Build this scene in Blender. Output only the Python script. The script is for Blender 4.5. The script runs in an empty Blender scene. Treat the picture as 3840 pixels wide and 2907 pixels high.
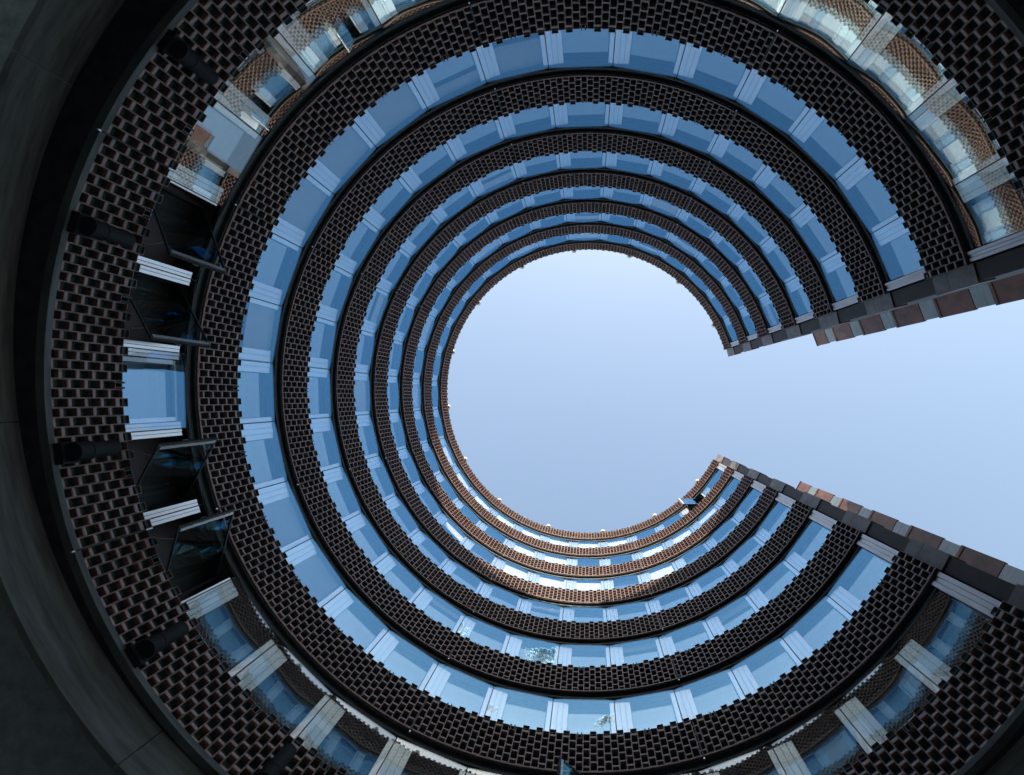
import bpy, math, random
from math import sin, cos, radians, degrees, pi, atan2, hypot
from mathutils import Matrix, Vector
random.seed(7)
scene = bpy.context.scene
COL = scene.collection

# ------------------------------------------------------------------ camera, sky, sun, exposure
CAM = Vector((-0.057, 0.374, 1.6))        # visitor standing almost on the axis of the round court
cam_data = bpy.data.cameras.new('camera')
cam_data.sensor_width = 36.0
cam_data.lens = 21.22
cam_data.shift_x = -0.0741                # the photograph is a crop of a picture taken straight up
cam_data.shift_y = 0.0101
cam_data.clip_start = 0.05
cam_data.clip_end = 3000
cam = bpy.data.objects.new('camera', cam_data)
cam.location = CAM
cam.rotation_euler = (pi, 0, 0)
COL.objects.link(cam)
scene.camera = cam

SUN_EL = radians(36.5)
SUN_AZ = radians(276.0)                   # direction in plan the light comes from
world = bpy.data.worlds.new('World')
scene.world = world
world.use_nodes = True
wn = world.node_tree.nodes
wl = world.node_tree.links
wn.clear()
sky = wn.new('ShaderNodeTexSky')
sky.sky_type = 'NISHITA'
sky.sun_disc = False
sky.sun_elevation = SUN_EL
sky.sun_rotation = pi / 2 - SUN_AZ
sky.altitude = 100
sky.air_density = 1.8
sky.dust_density = 2.4
sky.ozone_density = 0.0
bg = wn.new('ShaderNodeBackground')
bg.inputs['Strength'].default_value = 0.15
wout = wn.new('ShaderNodeOutputWorld')
wl.new(sky.outputs[0], bg.inputs['Color'])
wl.new(bg.outputs[0], wout.inputs['Surface'])

sun_data = bpy.data.lights.new('sun', 'SUN')
sun_data.energy = 5.0
sun_data.angle = radians(0.53)
sun_data.color = (1.0, 0.91, 0.80)
sun = bpy.data.objects.new('sun', sun_data)
to_sun = Vector((cos(SUN_EL) * cos(SUN_AZ), cos(SUN_EL) * sin(SUN_AZ), sin(SUN_EL)))
sun.rotation_euler = to_sun.to_track_quat('Z', 'Y').to_euler()
sun.location = to_sun * 60
COL.objects.link(sun)

scene.view_settings.view_transform = 'Standard'
scene.view_settings.look = 'None'
scene.view_settings.exposure = 0.85
scene.view_settings.gamma = 1.0
scene.view_settings.use_curve_mapping = False

# ------------------------------------------------------------------ helpers
class MB:
    """collects faces, builds one mesh object"""
    def __init__(s):
        s.v, s.f, s.m = [], [], []
    def face(s, pts, mi=0):
        b = len(s.v)
        s.v.extend(pts)
        s.f.append(tuple(range(b, b + len(pts))))
        s.m.append(mi)
    def add(s, verts, faces, mi=0):
        b = len(s.v)
        s.v.extend(verts)
        for f in faces:
            s.f.append(tuple(i + b for i in f))
            s.m.append(mi)
    def hexa(s, p, mi=0):
        # p: 8 points, bottom four then top four, same order
        s.add(p, [(0, 3, 2, 1), (4, 5, 6, 7), (0, 1, 5, 4), (1, 2, 6, 5), (2, 3, 7, 6), (3, 0, 4, 7)], mi)
    def box(s, x0, x1, y0, y1, z0, z1, M=None, mi=0):
        p = [Vector(c) for c in ((x0, y0, z0), (x1, y0, z0), (x1, y1, z0), (x0, y1, z0),
                                 (x0, y0, z1), (x1, y0, z1), (x1, y1, z1), (x0, y1, z1))]
        if M is not None:
            p = [M @ c for c in p]
        s.hexa(p, mi)
    def arcbox(s, t0, t1, r0, r1, z0, z1, n=1, mi=0, c=(0, 0)):
        """curved bar between two angles (degrees)"""
        A = [t0 + (t1 - t0) * i / n for i in range(n + 1)]
        def q(t, r, z):
            return Vector((c[0] + r * cos(radians(t)), c[1] + r * sin(radians(t)), z))
        vs = []
        for t in A:
            vs += [q(t, r0, z0), q(t, r1, z0), q(t, r1, z1), q(t, r0, z1)]
        fs = []
        for i in range(n):
            a, b = 4 * i, 4 * i + 4
            for k in range(4):
                k2 = (k + 1) % 4
                fs.append((a + k, a + k2, b + k2, b + k))
        fs.append((3, 2, 1, 0))
        e = 4 * n
        fs.append((e, e + 1, e + 2, e + 3))
        s.add(vs, fs, mi)
    def tube(s, p0, p1, r, n=10, r1=None, mi=0):
        p0, p1 = Vector(p0), Vector(p1)
        d = (p1 - p0).normalized()
        u = d.orthogonal().normalized()
        w = d.cross(u)
        if r1 is None:
            r1 = r
        vs = [p0 + (u * cos(2 * pi * i / n) + w * sin(2 * pi * i / n)) * r for i in range(n)]
        vs += [p1 + (u * cos(2 * pi * i / n) + w * sin(2 * pi * i / n)) * r1 for i in range(n)]
        fs = [(i, (i + 1) % n, n + (i + 1) % n, n + i) for i in range(n)]
        fs += [tuple(range(n - 1, -1, -1)), tuple(range(n, 2 * n))]
        s.add(vs, fs, mi)
    def mesh(s, name, mats):
        me = bpy.data.meshes.new(name)
        me.from_pydata([tuple(v) for v in s.v], [], s.f)
        for m in mats:
            me.materials.append(m)
        if any(s.m):
            me.polygons.foreach_set('material_index', s.m)
        me.update()
        return me
    def build(s, name, mats, parent=None, smooth=False):
        if not isinstance(mats, (list, tuple)):
            mats = [mats]
        me = s.mesh(name, mats)
        if smooth:
            me.polygons.foreach_set('use_smooth', [True] * len(me.polygons))
        return link(name, me, parent)

def link(name, me, parent=None):
    o = bpy.data.objects.new(name, me)
    COL.objects.link(o)
    if parent is not None:
        o.parent = parent
    return o

def tag(o, label=None, cat=None, group=None, kind=None):
    if label: o['label'] = label
    if cat: o['category'] = cat
    if group: o['group'] = group
    if kind: o['kind'] = kind
    return o

def empty(name, loc=(0, 0, 0)):
    o = bpy.data.objects.new(name, None)
    o.location = loc
    o.empty_display_size = 0.3
    COL.objects.link(o)
    return o

def cyl(t, r, z):
    return Vector((r * cos(radians(t)), r * sin(radians(t)), z))

def frame(t, r, z=0.0):
    """local frame on the wall: x along the wall (falling angle), y outwards into the building, z up"""
    return Matrix.Translation(cyl(t, r, z)) @ Matrix.Rotation(radians(t - 90), 4, 'Z')

# ------------------------------------------------------------------ materials
def new_mat(name):
    m = bpy.data.materials.new(name)
    m.use_nodes = True
    nt = m.node_tree
    nt.nodes.clear()
    out = nt.nodes.new('ShaderNodeOutputMaterial')
    return m, nt, out

def principled(name, color, rough=0.6, metal=0.0, spec=0.5, var=0.0, scale=3.0, stretch=(1, 1, 1), bump=0.0, bscale=40.0, color2=None, rough_var=0.0):
    m, nt, out = new_mat(name)
    N, L = nt.nodes, nt.links
    b = N.new('ShaderNodeBsdfPrincipled')
    b.inputs['Base Color'].default_value = (*color, 1)
    b.inputs['Roughness'].default_value = rough
    b.inputs['Metallic'].default_value = metal
    b.inputs['Specular IOR Level'].default_value = spec
    L.new(b.outputs[0], out.inputs['Surface'])
    geo = N.new('ShaderNodeNewGeometry')
    mp = N.new('ShaderNodeMapping')
    mp.inputs['Scale'].default_value = stretch
    L.new(geo.outputs['Position'], mp.inputs['Vector'])
    if var > 0 or color2 is not None:
        nz = N.new('ShaderNodeTexNoise')
        nz.inputs['Scale'].default_value = scale
        nz.inputs['Detail'].default_value = 6
        nz.inputs['Roughness'].default_value = 0.62
        L.new(mp.outputs[0], nz.inputs['Vector'])
        rp = N.new('ShaderNodeValToRGB')
        rp.color_ramp.elements[0].position = 0.33
        rp.color_ramp.elements[1].position = 0.67
        c2 = color2 if color2 is not None else tuple(min(1, c * (1 + var)) for c in color)
        c1 = color if color2 is not None else tuple(c * (1 - var) for c in color)
        rp.color_ramp.elements[0].color = (*c1, 1)
        rp.color_ramp.elements[1].color = (*c2, 1)
        L.new(nz.outputs['Fac'], rp.inputs['Fac'])
        L.new(rp.outputs['Color'], b.inputs['Base Color'])
        if rough_var:
            mr = N.new('ShaderNodeMapRange')
            mr.inputs['To Min'].default_value = rough - rough_var
            mr.inputs['To Max'].default_value = rough + rough_var
            L.new(nz.outputs['Fac'], mr.inputs['Value'])
            L.new(mr.outputs[0], b.inputs['Roughness'])
    if bump > 0:
        n2 = N.new('ShaderNodeTexNoise')
        n2.inputs['Scale'].default_value = bscale
        n2.inputs['Detail'].default_value = 4
        L.new(mp.outputs[0], n2.inputs['Vector'])
        bp = N.new('ShaderNodeBump')
        bp.inputs['Strength'].default_value = bump
        bp.inputs['Distance'].default_value = 0.01
        L.new(n2.outputs['Fac'], bp.inputs['Height'])
        L.new(bp.outputs[0], b.inputs['Normal'])
    return m

def brick_material():
    m, nt, out = new_mat('terracotta_block')
    N, L = nt.nodes, nt.links
    b = N.new('ShaderNodeBsdfPrincipled')
    geo = N.new('ShaderNodeNewGeometry')
    n1 = N.new('ShaderNodeTexNoise')
    n1.inputs['Scale'].default_value = 5.0
    n1.inputs['Detail'].default_value = 3
    L.new(geo.outputs['Position'], n1.inputs['Vector'])
    n2 = N.new('ShaderNodeTexNoise')
    n2.inputs['Scale'].default_value = 60
    n2.inputs['Detail'].default_value = 4
    L.new(geo.outputs['Position'], n2.inputs['Vector'])
    mx = N.new('ShaderNodeMix')
    mx.data_type = 'FLOAT'
    mx.inputs['Factor'].default_value = 0.4
    L.new(n1.outputs['Fac'], mx.inputs[2])
    L.new(n2.outputs['Fac'], mx.inputs[3])
    rp = N.new('ShaderNodeValToRGB')
    rp.color_ramp.elements[0].position = 0.3
    rp.color_ramp.elements[0].color = (0.175, 0.100, 0.078, 1)
    rp.color_ramp.elements[1].position = 0.7
    rp.color_ramp.elements[1].color = (0.375, 0.222, 0.170, 1)
    vo = N.new('ShaderNodeTexVoronoi')
    vo.inputs['Scale'].default_value = 4.3
    L.new(geo.outputs['Position'], vo.inputs['Vector'])
    sp = N.new('ShaderNodeSeparateColor')
    L.new(vo.outputs['Color'], sp.inputs[0])
    m2 = N.new('ShaderNodeMix')
    m2.data_type = 'FLOAT'
    m2.inputs['Factor'].default_value = 0.32
    L.new(mx.outputs[0], m2.inputs[2])
    L.new(sp.outputs[0], m2.inputs[3])
    L.new(m2.outputs[0], rp.inputs['Fac'])
    L.new(rp.outputs['Color'], b.inputs['Base Color'])
    b.inputs['Roughness'].default_value = 0.40
    b.inputs['Specular IOR Level'].default_value = 0.55
    bp = N.new('ShaderNodeBump')
    bp.inputs['Strength'].default_value = 0.25
    bp.inputs['Distance'].default_value = 0.004
    L.new(n2.outputs['Fac'], bp.inputs['Height'])
    L.new(bp.outputs[0], b.inputs['Normal'])
    L.new(b.outputs[0], out.inputs['Surface'])
    return m

def schlick(N, L, f0, power=4.0):
    """mirror share that grows towards grazing view, the same from either side"""
    lw = N.new('ShaderNodeLayerWeight')
    lw.inputs['Blend'].default_value = 0.5
    pw = N.new('ShaderNodeMath')
    pw.operation = 'POWER'
    pw.inputs[1].default_value = power
    L.new(lw.outputs['Facing'], pw.inputs[0])
    ma = N.new('ShaderNodeMath')
    ma.operation = 'MULTIPLY_ADD'
    ma.inputs[1].default_value = 1 - f0
    ma.inputs[2].default_value = f0
    L.new(pw.outputs[0], ma.inputs[0])
    return ma.outputs[0]

def wavy_normal(N, L, amount, scale):
    geo = N.new('ShaderNodeNewGeometry')
    nz = N.new('ShaderNodeTexNoise')
    nz.inputs['Scale'].default_value = scale
    nz.inputs['Detail'].default_value = 1.5
    L.new(geo.outputs['Position'], nz.inputs['Vector'])
    sb = N.new('ShaderNodeVectorMath')
    sb.operation = 'SUBTRACT'
    sb.inputs[1].default_value = (0.5, 0.5, 0.5)
    L.new(nz.outputs['Color'], sb.inputs[0])
    ad = N.new('ShaderNodeVectorMath')
    ad.operation = 'MULTIPLY_ADD'
    ad.inputs[1].default_value = (amount, amount, amount)
    L.new(sb.outputs[0], ad.inputs[0])
    L.new(geo.outputs['Normal'], ad.inputs[2])
    nn = N.new('ShaderNodeVectorMath')
    nn.operation = 'NORMALIZE'
    L.new(ad.outputs[0], nn.inputs[0])
    return nn.outputs[0]

def glass_material(name, tint, clear, f0, wave, wscale, power=4.0):
    """coated window glass: mirror layer tinted with the colour it should reflect, over clear glass, panes very slightly wavy"""
    m, nt, out = new_mat(name)
    N, L = nt.nodes, nt.links
    gl = N.new('ShaderNodeBsdfGlossy')
    gl.inputs['Color'].default_value = (*tint, 1)
    gl.inputs['Roughness'].default_value = 0.0
    L.new(wavy_normal(N, L, wave, wscale), gl.inputs['Normal'])
    tr = N.new('ShaderNodeBsdfTransparent')
    tr.inputs['Color'].default_value = (*clear, 1)
    mix = N.new('ShaderNodeMixShader')
    L.new(schlick(N, L, f0, power), mix.inputs[0])
    L.new(tr.outputs[0], mix.inputs[1])
    L.new(gl.outputs[0], mix.inputs[2])
    L.new(mix.outputs[0], out.inputs['Surface'])
    return m

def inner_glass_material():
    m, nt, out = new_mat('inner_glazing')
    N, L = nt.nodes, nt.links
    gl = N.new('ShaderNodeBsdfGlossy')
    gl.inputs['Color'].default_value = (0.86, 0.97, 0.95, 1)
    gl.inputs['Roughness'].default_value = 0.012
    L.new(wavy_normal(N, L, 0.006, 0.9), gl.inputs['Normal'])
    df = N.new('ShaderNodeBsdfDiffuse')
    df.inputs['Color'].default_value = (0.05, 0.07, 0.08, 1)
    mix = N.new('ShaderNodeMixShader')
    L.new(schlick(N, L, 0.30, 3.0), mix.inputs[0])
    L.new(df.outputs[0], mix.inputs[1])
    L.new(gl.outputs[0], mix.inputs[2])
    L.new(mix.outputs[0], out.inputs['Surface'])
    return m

M_BRICK = brick_material()
M_LEDGE = principled('ledge_terracotta', (0.30, 0.16, 0.12), 0.5, var=0.3, scale=9, bump=0.15)
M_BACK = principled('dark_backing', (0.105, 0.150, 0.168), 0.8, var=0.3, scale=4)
M_BLACK = principled('black_frame_metal', (0.034, 0.052, 0.060), 0.6, var=0.35, scale=5, stretch=(1, 1, 3))
M_ENDPOST = principled('end_aluminium', (0.62, 0.60, 0.62), 0.38, metal=0.5, var=0.15, scale=2, stretch=(5, 5, 0.7))
M_RUBBER = principled('joint_rubber', (0.015, 0.018, 0.020), 0.6)
M_WHITE = principled('white_aluminium', (0.97, 0.93, 0.88), 0.25, metal=0.70, var=0.07, scale=2.5, stretch=(6, 6, 0.6))
M_BLIND = principled('blind_fabric', (0.90, 0.87, 0.82), 0.8, var=0.04, scale=4)
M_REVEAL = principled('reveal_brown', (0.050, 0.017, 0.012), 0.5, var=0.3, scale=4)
M_GLASS = glass_material('sky_tint_glass', (0.29, 0.66, 1.0), (0.98, 0.985, 0.98), 0.185, 0.010, 1.1, 6.0)  # deep blue of the reflected sky is put into the mirror tint
M_GLASS_LOW = glass_material('neutral_tint_glass', (0.78, 0.87, 0.92), (0.94, 0.97, 0.96), 0.16, 0.010, 0.9)  # same glass, mirror tint near neutral so reflected brick stays warm
M_GLASS_SASH = glass_material('sash_glass', (0.55, 0.8, 0.85), (0.80, 0.88, 0.88), 0.05, 0.008, 1.3)
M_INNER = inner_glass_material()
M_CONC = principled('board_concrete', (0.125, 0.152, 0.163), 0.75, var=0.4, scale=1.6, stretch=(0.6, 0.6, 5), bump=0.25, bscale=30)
M_DARKSTONE = principled('dark_ground_floor', (0.06, 0.085, 0.095), 0.5, var=0.3, scale=2)
M_PANEL = principled('grey_brown_panel', (0.20, 0.172, 0.160), 0.48, var=0.5, scale=2.6, stretch=(1, 1, 0.6), bump=0.05)
M_DARKPANEL = principled('dark_bronze_panel', (0.030, 0.019, 0.017), 0.62, var=0.3, scale=2.5)
M_COPPER = principled('copper_panel', (0.145, 0.062, 0.045), 0.5, metal=0.15, var=0.45, scale=2.2, stretch=(1, 1, 0.5))
M_LAMP = principled('lamp_dark_blue', (0.010, 0.017, 0.027), 0.8, var=0.2, scale=12)
M_GLOBE = principled('globe_opal', (0.82, 0.80, 0.77), 0.3)
M_STEEL = principled('bright_steel', (0.75, 0.76, 0.78), 0.3, metal=0.6)
M_PAVE = principled('paving', (0.10, 0.10, 0.10), 0.8, var=0.3, scale=1.5, bump=0.2)
M_ROOF = principled('roof_gravel', (0.22, 0.21, 0.2), 0.9, var=0.3, scale=8)

# ------------------------------------------------------------------ dimensions
R = 8.0                                   # face of the brickwork
EYE = 1.6
STOREY = 3.395
BAND = 1.43
NB = 8                                    # brick bands
def band_z(n): return EYE + 8.87 + STOREY * n
JOINTS = [41.8, 53.0, 63.8, 74.75, 85.7, 96.65, 107.6, 118.4, 129.2, 140.0, 150.9, 162.1, 173.1, 183.6,
          194.0, 205.1, 216.4, 227.8, 239.4, 251.0, 262.5, 274.1, 285.8, 297.3, 308.9, 320.4, 332.0]
T0, T1 = 28.6, 343.1                      # ends of the brickwork
EDGES = [31.2] + JOINTS + [341.2]         # window modules run between these
# brick columns: ten to a module
COLS = []
seg = [T0] + JOINTS + [T1]
for i in range(len(seg) - 1):
    a, b = seg[i], seg[i + 1]
    k = 12 if i == 0 else (10 if i < len(seg) - 2 else 10)
    for j in range(k):
        COLS.append((a + (b - a) * j / k, a + (b - a) * (j + 1) / k, j))

# ------------------------------------------------------------------ ground
g = MB()
n = 96
g.face([Vector((1200 * cos(2 * pi * i / n), 1200 * sin(2 * pi * i / n), 0)) for i in range(n)])
tag(g.build('ground', M_PAVE), kind='structure')

# ------------------------------------------------------------------ the curved building
BLD = empty('curved_building', (0, 0, 0))
tag(BLD, 'tall horseshoe-shaped building of brown hollow blocks and blue ribbon windows round the sky', 'building')

# solid mass behind the facade, roof, ground floor
mass = MB()
mass.arcbox(T0 - 1.6, T1 + 1.6, 8.62, 13.2, EYE + 9.25, band_z(7) + 1.30, 96)
mass.build('building_core', M_BACK, BLD)
rf = MB()
rf.arcbox(T0 - 1.2, T1 + 1.2, 8.30, 13.0, band_z(7) + 1.305, band_z(7) + 1.34, 96)
rf.build('roof', M_ROOF, BLD)
gf = MB()
gf.arcbox(T0 - 1.0, T1 + 1.0, 10.9, 13.0, 0.0, 8.0, 90)
gf.build('ground_floor_wall', M_DARKSTONE, BLD)
sf = MB()
sf.arcbox(T0 - 1.0, T1 + 1.0, 8.05, 12.9, band_z(0) + 0.02, band_z(0) + 0.10, 96)
sf.build('arcade_ceiling', M_BACK, BLD)
# concrete ring beam under the facade, board marked, in lengths with open joints
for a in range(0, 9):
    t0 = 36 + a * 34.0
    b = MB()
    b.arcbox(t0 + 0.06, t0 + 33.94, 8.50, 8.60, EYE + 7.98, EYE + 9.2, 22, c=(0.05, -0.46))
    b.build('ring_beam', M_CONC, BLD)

# spandrel walls
BANDS = []
for n in range(NB):
    z = band_z(n)
    top = z + BAND - (0.06 if n == 7 else 0)
    w = MB()
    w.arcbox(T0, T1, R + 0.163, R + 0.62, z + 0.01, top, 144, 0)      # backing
    w.arcbox(T0, T1, R + 0.012, R + 0.64, z - 0.055, z + 0.008, 144, 2)  # soffit plate
    w.arcbox(T0, T1, R - 0.018, R + 0.11, z - (0.075 if n == 0 else 0.012), z + 0.036, 144, 1)  # ledge
    w.arcbox(T0, T1, R + 0.02, R + 0.60, top + 0.001, top + 0.022, 144, 2)  # sill plate
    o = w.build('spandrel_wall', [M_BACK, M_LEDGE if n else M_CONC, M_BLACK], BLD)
    BANDS.append(o)

# hollow block: outer box, eight-sided mouth, floor of the mouth curving up inwards
BW, BP = 0.152, 0.3100
def block_mesh(h, deep_=1.0):
    mb = MB()
    hw = BW / 2 - 0.0015
    z0, z1 = 0.0015, h - 0.0015
    D = 0.16 * deep_
    def loop(y, side, bot, topi, ch):
        y *= deep_
        a, b = hw - side, 0
        l, r_, lo, hi = -a, a, z0 + bot, z1 - topi
        return [(l + ch, y, lo), (r_ - ch, y, lo), (r_, y, lo + ch), (r_, y, hi - ch), (r_ - ch, y, hi), (l + ch, y, hi), (l, y, hi - ch), (l, y, lo + ch)]
    outer = [(-hw, 0, z0), (hw, 0, z0), (hw, 0, z1), (-hw, 0, z1)]
    back = [(-hw, D, z0), (hw, D, z0), (hw, D, z1), (-hw, D, z1)]
    k = min(1.0, h / 0.3)
    L0 = loop(0.0, 0.0085, 0.013 * k, 0.010, 0.010)
    L1 = loop(0.009, 0.0090, 0.048 * k, 0.0105, 0.011)
    L2 = loop(0.027, 0.0095, 0.088 * k, 0.0110, 0.012)
    L3 = loop(0.065, 0.0100, 0.112 * k, 0.0120, 0.012)
    L4 = loop(0.150, 0.0110, 0.116 * k, 0.0130, 0.012)
    vs = outer + back + L0 + L1 + L2 + L3 + L4
    O, B, a, b, c, d, e_ = 0, 4, 8, 16, 24, 32, 40
    fs = [(O + 0, O + 1, a + 1, a + 0), (O + 1, a + 2, a + 1), (O + 1, O + 2, a + 3, a + 2), (O + 2, a + 4, a + 3),
          (O + 2, O + 3, a + 5, a + 4), (O + 3, a + 6, a + 5), (O + 3, O + 0, a + 7, a + 6), (O + 0, a + 0, a + 7)]
    deep = []
    for p, q, dst in ((a, b, fs), (b, c, fs), (c, d, fs), (d, e_, deep)):
        for i in range(8):
            j = (i + 1) % 8
            dst.append((p + i, p + j, q + j, q + i))
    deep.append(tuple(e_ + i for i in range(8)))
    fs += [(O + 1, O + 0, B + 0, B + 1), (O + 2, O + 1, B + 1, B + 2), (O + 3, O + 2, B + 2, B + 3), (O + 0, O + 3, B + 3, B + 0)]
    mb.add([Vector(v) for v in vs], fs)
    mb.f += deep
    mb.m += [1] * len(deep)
    return mb
FULL = block_mesh(BP)
HALF = block_mesh(BP / 2)
def lop(h): return block_mesh(h)
TALL = block_mesh(BP * 0.86, 0.3)
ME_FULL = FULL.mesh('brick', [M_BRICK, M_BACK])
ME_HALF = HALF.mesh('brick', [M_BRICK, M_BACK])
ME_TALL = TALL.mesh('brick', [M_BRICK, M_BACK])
KIND = {'F': (FULL, ME_FULL), 'H': (HALF, ME_HALF), 'T': (TALL, ME_TALL)}

def project(p):
    d = p - CAM
    return (1270 + 1304 * d.x / d.z, 859.4 + 1304 * d.y / d.z)

pieces = []      # (kind, matrix, band, projected size)
pegs = MB()
for n in range(NB):
    zb = band_z(n) + 0.038
    for ci, (a, b, j) in enumerate(COLS):
        tm = (a + b) / 2
        sx = radians(b - a) * R / BW
        lay = []
        if ci % 2 == 0:
            lay.append(('H', zb))
            z = zb + BP / 2
            for k in range(4):
                lay.append(('F', z)); z += BP
        else:
            z = zb
            for k in range(4):
                lay.append(('F', z)); z += BP
            if j == 5 and n < 7:
                for dx in (-0.045, 0.045):
                    pegs.box(dx - 0.016, dx + 0.016, 0.0, 0.14, z, z + 0.205, frame(tm, R))
            else:
                lay.append(('T', z))
        for kd, zz in lay:
            jit = random.uniform(-0.004, 0.004)
            Mx = frame(tm, R + jit, zz) @ Matrix.Rotation(random.gauss(0, 0.012), 4, 'Z') @ Matrix.Rotation(random.gauss(0, 0.008), 4, 'Y') @ Matrix.Diagonal((sx, 1, 1, 1))
            if n == 0:
                px, py = project(cyl(tm, R, zz + 0.15))
                inside = 20 < px < 2192 and 20 < py < 1655
                size = 1.0 / (zz - EYE) if inside and kd != 'H' else (0.5 / (zz - EYE) if inside else 0)
                # the lit left-hand sweep shows the blocks most clearly
                pieces.append((kd, Mx, n, size * (1.3 if 146 < tm < 214 else 1.0)))
            else:
                pieces.append((kd, Mx, n, 0))
order = sorted(range(len(pieces)), key=lambda i: -pieces[i][3])
single = set(order[:300])
rest = MB()
for i, (kd, Mx, n, s_) in enumerate(pieces):
    mb, me = KIND[kd]
    if i in single:
        o = link('brick', me, BANDS[n])
        o.matrix_local = Mx
    else:
        rest.add([Mx @ v for v in mb.v], mb.f)
        rest.m[-len(mb.m):] = mb.m
tag(rest.build('brickwork', [M_BRICK, M_BACK], BLD), kind='stuff')
tag(pegs.build('block_pegs', M_BLACK, BLD), kind='stuff')

# expansion joints with bright clips, one about every 45 degrees
for n in range(NB):
    z = band_z(n)
    for t in (73.3, 117.2, 160.9, 206.2, 252.1, 298.2):
        w = MB()
        w.box(-0.014, 0.014, -0.02, 0.05, z - 0.05, z + BAND - 0.02, frame(t, R))
        o = w.build('expansion_joint', M_RUBBER, BLD)
        c = MB()
        c.box(-0.012, 0.012, -0.045, -0.021, z + BAND - 0.10, z + BAND + 0.05, frame(t, R))
        c.build('clip', M_STEEL, o)
        c = MB()
        c.box(-0.012, 0.012, -0.02, 0.012, z - 0.11, z - 0.058, frame(t, R))
        c.build('clip', M_STEEL, o)

# ------------------------------------------------------------------ windows
# modules: index m runs between EDGES[m] and EDGES[m+1]
def mod_at(t):
    for i in range(len(EDGES) - 1):
        if EDGES[i] <= t < EDGES[i + 1]:
            return i
BLINDS = {}
def bl(n, ts, drop):
    for t in ts:
        BLINDS[(n, mod_at(t))] = drop
bl(1, (210, 222, 233), 1.0)
bl(1, (245,), 0.30)
bl(1, (256,), 0.68)
bl(1, (188,), 0.72)
bl(1, (156, 145), 1.0)
bl(4, (113, 102, 91, 69), 1.0)
bl(5, (113, 102, 69, 58), 1.0)
bl(5, (47,), 0.45)
bl(6, (157, 146, 135, 124, 113, 102, 91, 80), 1.0)
bl(6, (240, 268), 1.0)
bl(3, (178,), 1.0)
bl(5, (205, 230, 178), 0.8)
bl(4, (290,), 0.6)
bl(2, (60,), 0.3)
for n_ in range(1, 7):
    for m_ in range(len(EDGES) - 1):
        if (n_, m_) not in BLINDS and random.random() < 0.10:
            BLINDS[(n_, m_)] = random.choice((0.18, 0.25, 0.33, 0.45))
OPEN = {(0, mod_at(199)): ('hi', 39), (0, mod_at(188)): ('hi', 36), (0, mod_at(167)): ('lo', 40), (0, mod_at(156)): ('lo', 38),
        (0, mod_at(91)): ('lo', 38), (6, mod_at(47)): ('lo', 42)}
RG, RI = R + 0.10, R + 0.29               # outer and inner glass planes
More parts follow.
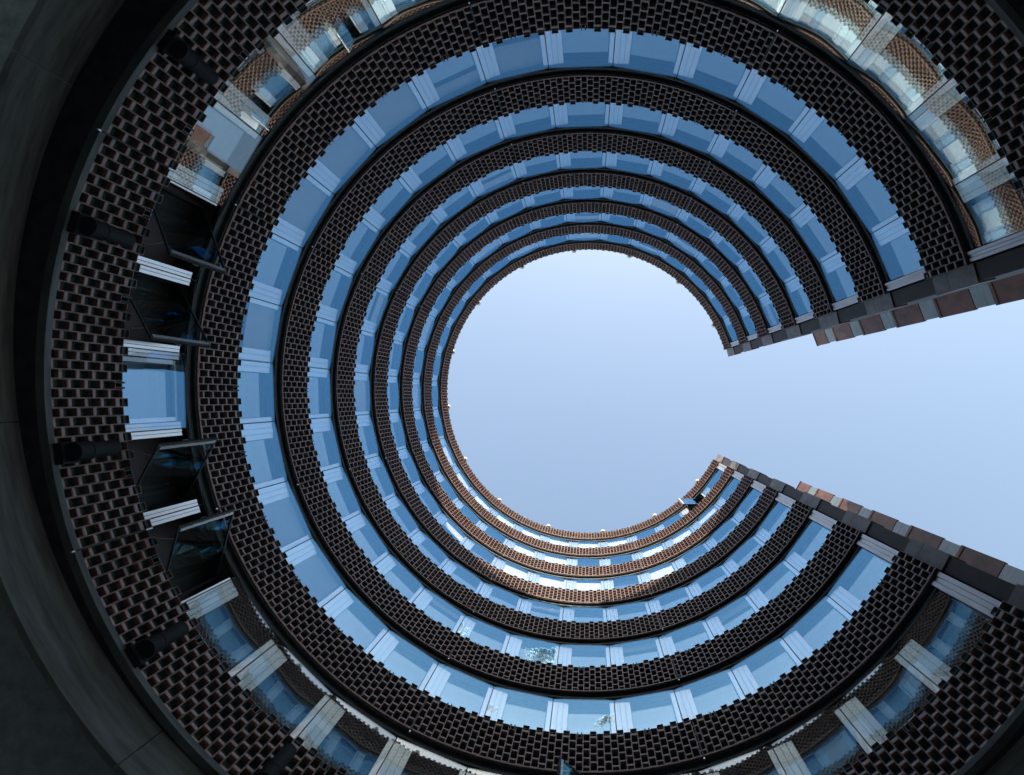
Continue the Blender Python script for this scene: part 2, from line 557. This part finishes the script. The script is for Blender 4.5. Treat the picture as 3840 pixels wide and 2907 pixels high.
for n in range(NB - 1):
    s = band_z(n) + BAND
    hd = band_z(n + 1) - 0.058
    for m in range(len(EDGES) - 1):
        a, b = EDGES[m], EDGES[m + 1]
        tm = (a + b) / 2
        half = RG * math.tan(radians((b - a) / 2))
        F = frame(tm, RG * cos(radians((b - a) / 2)))
        op = OPEN.get((n, m))
        # frame: head section in steps, slim sill rail, reveal behind
        w = MB()
        gt = hd - 0.20
        w.arcbox(a, b, R + 0.070, R + 0.14, gt + 0.0305, hd - 0.09, 5, 0)
        w.arcbox(a, b, R + 0.085, R + 0.30, hd - 0.09, hd, 5, 0)
        w.box(-half, half, -0.006, 0.06, gt, gt + 0.03, F, 0)
        w.box(-half, half, 0.11, 0.55, hd - 0.22, hd - 0.001, F, 0)
        win = w.build('window', [M_BLACK], BLD)
        w = MB()
        w.box(-half, half, -0.010, 0.05, s + 0.0225, s + 0.072, F)
        w.build('sill_rail', M_WHITE, win)
        gap = 0.011
        if op is None:
            p = MB()
            tilt = random.uniform(-0.004, 0.004)
            lean = 0.023 if n == 0 else random.uniform(-0.003, 0.003)
            p.box(-half + gap, half - gap, 0.0, 0.012, -(gt - s - 0.05), 0.0, F @ Matrix.Translation((0, 0, gt)) @ Matrix.Rotation(tilt, 4, 'Z') @ Matrix.Rotation(lean, 4, 'X'))
            p.build('glass_pane', M_GLASS_LOW if n == 0 and not 173 < tm < 184 else M_GLASS, win)  # sky-blue tint chosen where the pane should mirror sky
            seam = None
        else:
            side, ang = op
            # sash turned about an upright pivot: the long leaf reaches into the court, the short one into the room
            sg = 1 if side == 'lo' else -1        # local +x is falling angle
            H = F @ Matrix.Translation((sg * (half - 0.52), 0.02, 0)) @ Matrix.Rotation(radians(ang) * sg, 4, 'Z')
            xs, xl = sg * 0.50, -sg * 0.92
            x0, x1 = min(xs, xl), max(xs, xl)
            zb, zt = s + 0.05, gt
            fr = MB()
            fr.box(x0, x1, -0.002, 0.03, zb, zb + 0.035, H)
            fr.box(x0, x1, -0.002, 0.03, zt - 0.05, zt, H)
            for e, q in ((x0, 0.04), (x1, -0.04)):
                fr.box(min(e, e + q), max(e, e + q), -0.002, 0.045, zb + 0.0352, zt - 0.0502, H)
            fr.build('sash_frame', M_BLACK, win)
            st = MB()
            fi = xl + sg * 0.042
            st.box(min(fi, fi + sg * 0.055), max(fi, fi + sg * 0.055), -0.016, 0.005, zb + 0.05, zt - 0.06, H)
            st.build('edge_strip', M_WHITE, win)
            hb = MB()
            hx = xl + sg * 0.02
            hb.box(hx - 0.012, hx + 0.012, 0.0455, 0.085, zb + 0.72, zb + 0.86, H)
            hb.build('handle', M_STEEL, win)
            ar = MB()
            ar.tube(H @ Vector((xl * 0.75, 0.012, zb + 0.017)), F @ Vector((-sg * (half - 0.30), 0.05, zb + 0.03)), 0.011, 8)
            ar.build('stay_arm', M_STEEL, win)
            p = MB()
            p.box(x0 + 0.02, x1 - 0.02, 0.006, 0.018, zb + 0.02, zt - 0.02, H)
            p.build('glass_pane', M_GLASS_SASH if n == 0 else M_GLASS, win)
            win['label'] = 'window with its glass sash swung out into the court'
        # inner glazing, or a dark opening behind a swung sash
        i = MB()
        ih = RI * math.tan(radians((b - a) / 2))
        FI = frame(tm, RI * cos(radians((b - a) / 2)))
        if op is None:
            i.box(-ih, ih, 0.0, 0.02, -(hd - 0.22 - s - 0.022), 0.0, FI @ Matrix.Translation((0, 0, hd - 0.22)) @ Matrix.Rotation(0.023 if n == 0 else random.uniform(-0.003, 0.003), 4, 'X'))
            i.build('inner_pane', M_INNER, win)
            if n == 0 and 173 < tm < 184:
                for x0, x1, z0, z1 in ((-ih + 0.17, -ih + 0.25, s + 0.03, hd - 0.3), (ih - 0.25, ih - 0.17, s + 0.03, hd - 0.3), (-ih + 0.2505, ih - 0.2505, hd - 0.36, hd - 0.3)):
                    q_ = MB()
                    q_.box(x0, x1, -0.09, -0.05, z0, z1, FI)
                    q_.build('inner_frame', M_WHITE, win)
        else:
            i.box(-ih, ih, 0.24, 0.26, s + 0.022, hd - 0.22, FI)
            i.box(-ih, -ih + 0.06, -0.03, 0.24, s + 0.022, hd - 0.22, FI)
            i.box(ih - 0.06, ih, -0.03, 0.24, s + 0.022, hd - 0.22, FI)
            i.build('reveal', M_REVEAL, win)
        drop = BLINDS.get((n, m))
        if drop and op is None:
            bb = MB()
            zt = hd - 0.20
            zb = zt - (zt - s - 0.03) * drop
            bb.box(-ih + 0.02, ih - 0.02, -0.055, -0.045, zb, zt, FI)
            bb.box(-ih + 0.02, ih - 0.02, -0.062, -0.038, zb - 0.02, zb, FI)
            bb.build('blind', M_BLIND, win)
    # ribbed white posts behind every joint, lopsided away from the axis of the court
    for q, t in enumerate(JOINTS):
        pitch = radians(10.9) * (R + 0.1)
        up = t > 178
        lo, hi = (-0.26, 0.08) if up else (-0.08, 0.26)    # local x grows with falling angle
        if abs(t - 183.6) < 1:
            lo, hi = -0.20, 0.17
        if abs(t - 173.1) < 1:
            lo, hi = -0.08, 0.27
        if n == 0 and 155 < t < 200:
            lo, hi = -0.09, 0.09
        elif n == 0 and 204 < t < 206:
            lo, hi = -0.21, 0.03
        elif n == 0 and 150 < t < 152:
            lo, hi = -0.03, 0.23
        rp = R + 0.128
        P = frame(t, rp)
        w = MB()
        x0, x1 = lo * pitch, hi * pitch
        ztop = band_z(n + 1) - 0.36
        zs = band_z(n) + BAND + 0.03
        kk = 4
        for e in range(kk):
            xa = x0 + (x1 - x0) * e / kk
            xb = x0 + (x1 - x0) * (e + 1) / kk
            w.box(xa + 0.005, xb - 0.005, 0.0 + 0.004 * (e % 2), 0.03, zs, ztop, P)
        w.box(x0, x1, 0.03, 0.14, zs, ztop + 0.02, P, 1)
        w.build('ribbed_post', [M_WHITE, M_BLACK], BLD)
        j = MB()
        j.box(-0.0085, 0.0085, -0.012, 0.03, zs, band_z(n + 1) - 0.26, frame(t, RG))
        j.build('pane_joint', M_RUBBER, BLD)
    # plain white end posts beside the gable strips
    for t0, t1 in ((T0 + 0.25, EDGES[0] - 0.1), (EDGES[-1] + 0.1, T1 - 0.25)):
        w = MB()
        zs = band_z(n) + BAND + 0.03
        ztop = band_z(n + 1) - 0.06
        k = 3
        for e in range(k):
            w.arcbox(t0 + (t1 - t0) * e / k + 0.04, t0 + (t1 - t0) * (e + 1) / k - 0.04, R + 0.03 + 0.02 * (e % 2), R + 0.10, zs, ztop)
        w.arcbox(t0, t1, R + 0.10, R + 0.3, zs, ztop)
        w.build('end_post', M_ENDPOST, BLD)

# ------------------------------------------------------------------ gable strips at the two ends of the horseshoe
for side, (ta, tb) in enumerate(((25.95, T0 - 0.02), (T1 + 0.02, 346.1))):
    gp = MB()
    if side == 0:
        gp.arcbox(ta + 0.55, tb - 0.02, R + 0.24, R + 4.6, 8.6, band_z(7) + BAND - 0.1, 2)
    else:
        gp.arcbox(ta + 0.02, tb - 0.55, R + 0.24, R + 4.6, 8.6, band_z(7) + BAND - 0.1, 2)
    gp.build('gable_wall', M_DARKPANEL, BLD)
    for n in range(NB):
        z = band_z(n)
        lw = z + 0.02
        up = z + BAND + (0.10 if n == 7 else 0.06)
        mid = lw + (up - lw) * 0.64
        for z0, z1 in ((lw, mid - 0.006), (mid + 0.006, up)):
            w = MB()
            w.arcbox(ta, tb, R + 0.13, R + 0.5, z0, z1)
            w.build('cladding_panel', M_PANEL, BLD)
        if n < 7:
            w = MB()
            if side == 0:
                w.arcbox(ta + 0.28, tb, R + 0.16, R + 0.5, up + 0.012, z + STOREY + 0.008)
            else:
                w.arcbox(ta, tb - 0.28, R + 0.16, R + 0.5, up + 0.012, z + STOREY + 0.008)
            w.build('dark_panel', M_DARKPANEL, BLD)

# ------------------------------------------------------------------ street blocks beyond the gap
def street_block(corner_az, dist, top, turn, label, mirror):
    """corner nearest the gap, face looking back at the court"""
    c = CAM + Vector((cos(radians(corner_az)) * dist, sin(radians(corner_az)) * dist, 0))
    M = Matrix.Translation((c.x, c.y, 0)) @ Matrix.Rotation(radians(corner_az + turn), 4, 'Z')
    # local x away from the camera, local y along the face (away from the gap)
    sg = 1 if mirror else -1
    root = empty('street_block', (c.x, c.y, 0))
    tag(root, label, 'building')
    inv = Matrix.Translation((-c.x, -c.y, 0))
    T = inv @ M
    def bx(x0, x1, y0, y1, z0, z1):
        mb = MB()
        ya, yb = sorted((y0 * sg, y1 * sg))
        mb.box(x0, x1, ya, yb, z0, z1, T)
        return mb
    b = bx(0.10, 6.0, 0.05, 4.5, 0, top - 0.06)
    b.build('wall', M_DARKPANEL, root)
    b = bx(-0.03, 6.02, -0.02, 4.55, top - 0.058, top)
    rfo = b.build('roof_edge', M_DARKPANEL, root)
    b = bx(0.3, 0.36, 0.4, 0.46, top, top + 0.5)
    b.build('vent_pipe', M_BLACK, rfo)
    z = top - 0.065
    while z > 4:
        zc = z - 1.72 if z > top - 1 else z - 2.10
        for y0, y1 in ((0.0, 1.6), (1.612, 3.2)):
            b = bx(0.0, 0.098, y0, y1, zc + 0.01, z)
            b.build('copper_panel', M_COPPER, root)
        zg = zc - 1.30
        for y0, y1 in ((0.0, 1.6), (1.612, 3.2)):
            w = bx(0.03, 0.098, y0 + 0.04, y1 - 0.04, zg + 0.20, zc)
            wi = w.build('window', M_BLACK, root)
            p = bx(0.018, 0.0285, y0 + 0.05, y1 - 0.05, zg + 0.21, zc - 0.01)
            p.build('glass_pane', M_STREETGLASS, wi)
            p = bx(-0.025, 0.028, y0, y1, zg, zg + 0.17)
            p.build('sill', M_COPPER, wi)
        z = zg - 0.005
    return root
M_STREETGLASS = principled('street_window_glass', (0.16, 0.21, 0.21), 0.06, spec=0.9, var=0.3, scale=1.2, stretch=(1, 1, 4))
SB1 = street_block(atan2(179, 455) * 180 / pi, 14.5, EYE + 38.3, 8, 'copper-panelled block beyond the gap, below the strip of open sky', True)
SB2 = street_block(-atan2(112, 495) * 180 / pi, 14.7, EYE + 37.7, -8, 'copper-panelled block beyond the gap, above the strip of open sky', False)


# ------------------------------------------------------------------ globe lamps on the roof edge
def sphere(mb, c, r, nu=16, nv=10, lower=False):
    vs = [Vector((c[0], c[1], c[2] - r))]
    for i in range(1, nv):
        ph = -pi / 2 + pi * i / nv
        for j in range(nu):
            th = 2 * pi * j / nu
            vs.append(Vector((c[0] + r * cos(ph) * cos(th), c[1] + r * cos(ph) * sin(th), c[2] + r * sin(ph))))
    vs.append(Vector((c[0], c[1], c[2] + r)))
    fs = []
    for j in range(nu):
        fs.append((0, 1 + (j + 1) % nu, 1 + j))
        fs.append((len(vs) - 1, 1 + (nv - 2) * nu + j, 1 + (nv - 2) * nu + (j + 1) % nu))
    for i in range(nv - 2):
        for j in range(nu):
            a = 1 + i * nu
            fs.append((a + j, a + (j + 1) % nu, a + nu + (j + 1) % nu, a + nu + j))
    if lower:
        fs = [f for f in fs if sum(vs[i].z for i in f) / len(f) < c[2] - 0.15 * r]
    mb.add(vs, fs)

gm = MB(); sphere(gm, (0, 0, 0.17), 0.145)
ME_GLOBE = gm.mesh('globe', [M_GLOBE])
ME_GLOBE.polygons.foreach_set('use_smooth', [True] * len(ME_GLOBE.polygons))
sm = MB(); sm.tube((0, 0, -0.30), (0, 0, 0.05), 0.035); sm.tube((0, 0, 0.0), (0, 0, 0.05), 0.07); sm.tube((0.0, 0, -0.2), (0.3, 0, -0.2), 0.02)
ME_STEM = sm.mesh('stem', [M_BLACK])
GL = [((1240, 541), 'just left of twelve o\'clock'), ((1360, 552), 'just right of twelve o\'clock'), ((1467, 607), 'at half past one'),
      ((1541, 703), 'at half past two'), ((1127, 575), 'at eleven o\'clock'), ((1033, 655), 'at ten o\'clock'), ((980, 762), 'just above nine o\'clock'),
      ((970, 880), 'just below nine o\'clock'), ((1007, 992), 'at eight o\'clock'), ((1080, 1080), 'at half past seven'),
      ((1185, 1136), 'just left of six o\'clock'), ((1302, 1146), 'just right of six o\'clock'), ((1413, 1113), 'at five o\'clock'), ((1503, 1038), 'at four o\'clock')]
zt = band_z(7) + BAND - 0.02
for (px, py), where in GL:
    t = degrees(atan2(py - 845.5, px - 1272))
    o = empty('globe_lamp', cyl(t, R + 0.02, zt))
    o.rotation_euler = (0, 0, radians(t))
    tag(o, 'round opal globe lamp on the roof edge, ' + where + ' round the sky', 'lamp', 'globe lamps along the roof edge')
    link('globe', ME_GLOBE, o)
    link('stem', ME_STEM, o)

# ------------------------------------------------------------------ cylindrical wall lamps on the lowest brick band
wm = MB(); wm.tube((0, 0, 0.30), (0, 0, 0.80), 0.125, 20)
ME_BODY = wm.mesh('lamp_body', [M_LAMP])
wm = MB(); wm.tube((0, 0, 0.02), (0, 0, 0.297), 0.14, 20, 0.14); wm.tube((0, 0, 0.26), (0, 0, 0.299), 0.146, 20)
ME_HEAD = wm.mesh('lamp_head', [M_LAMP])
wm = MB(); wm.box(-0.16, 0.16, 0.11, 0.27, -0.04, 0.24)
ME_BRKT = wm.mesh('bracket', [M_LAMP])
wm = MB(); wm.box(-0.05, 0.05, 0.10, 0.26, 0.45, 0.60)
ME_ARM = wm.mesh('arm', [M_BLACK])
for t, where in ((196.2, 'beside the upper open windows'), (171.3, 'beside the lower open windows'),
                 (148.2, 'just below the open windows'), (128.8, 'the lowest one'),
                 (218.0, 'the highest one')):
    o = empty('wall_lamp', cyl(t, R - 0.25, band_z(0) + 0.02))
    o.rotation_euler = (0, 0, radians(t - 90))
    tag(o, 'dark cylinder lamp on the lowest brick band, ' + where, 'lamp', 'cylinder lamps on the lowest brick band')
    link('lamp_body', ME_BODY, o)
    link('lamp_head', ME_HEAD, o)
    link('bracket', ME_BRKT, o)
    link('arm', ME_ARM, o)

# ------------------------------------------------------------------ small clouds high behind the upper facade, seen mirrored in the lower windows
def cloud_material():
    m, nt, out = new_mat('cloud_vapour')
    N, L = nt.nodes, nt.links
    df = N.new('ShaderNodeBsdfDiffuse')
    df.inputs['Color'].default_value = (0.95, 0.95, 0.95, 1)
    tl = N.new('ShaderNodeBsdfTranslucent')
    tl.inputs['Color'].default_value = (0.95, 0.95, 0.95, 1)
    ms = N.new('ShaderNodeMixShader')
    ms.inputs[0].default_value = 0.9
    L.new(df.outputs[0], ms.inputs[1])
    L.new(tl.outputs[0], ms.inputs[2])
    L.new(ms.outputs[0], out.inputs['Surface'])
    return m
M_CLOUD = cloud_material()
for (cx, cy, ln, wd, cnt, lab) in ((95, -365, 30, 12, 90, 'larger ragged white cloud mirrored in the windows at bottom centre'),
                                   (46, -462, 17, 8, 50, 'smaller wisp of white cloud mirrored in the lowest bottom window')):
    mb = MB()
    for _ in range(cnt):
        u = random.uniform(-1, 1)
        r = (1 - abs(u) ** 1.3) * wd * random.uniform(0.14, 0.36) + 0.8
        c = (cx + u * ln + random.gauss(0, 2), cy + u * ln * 0.35 + random.gauss(0, wd * 0.45), 900 + random.gauss(0, 0.8))
        sphere(mb, c, r, 12, 8, True)
    o = mb.build('cloud', M_CLOUD, smooth=True)
    tag(o, lab, 'cloud', 'small clouds behind the upper facade')
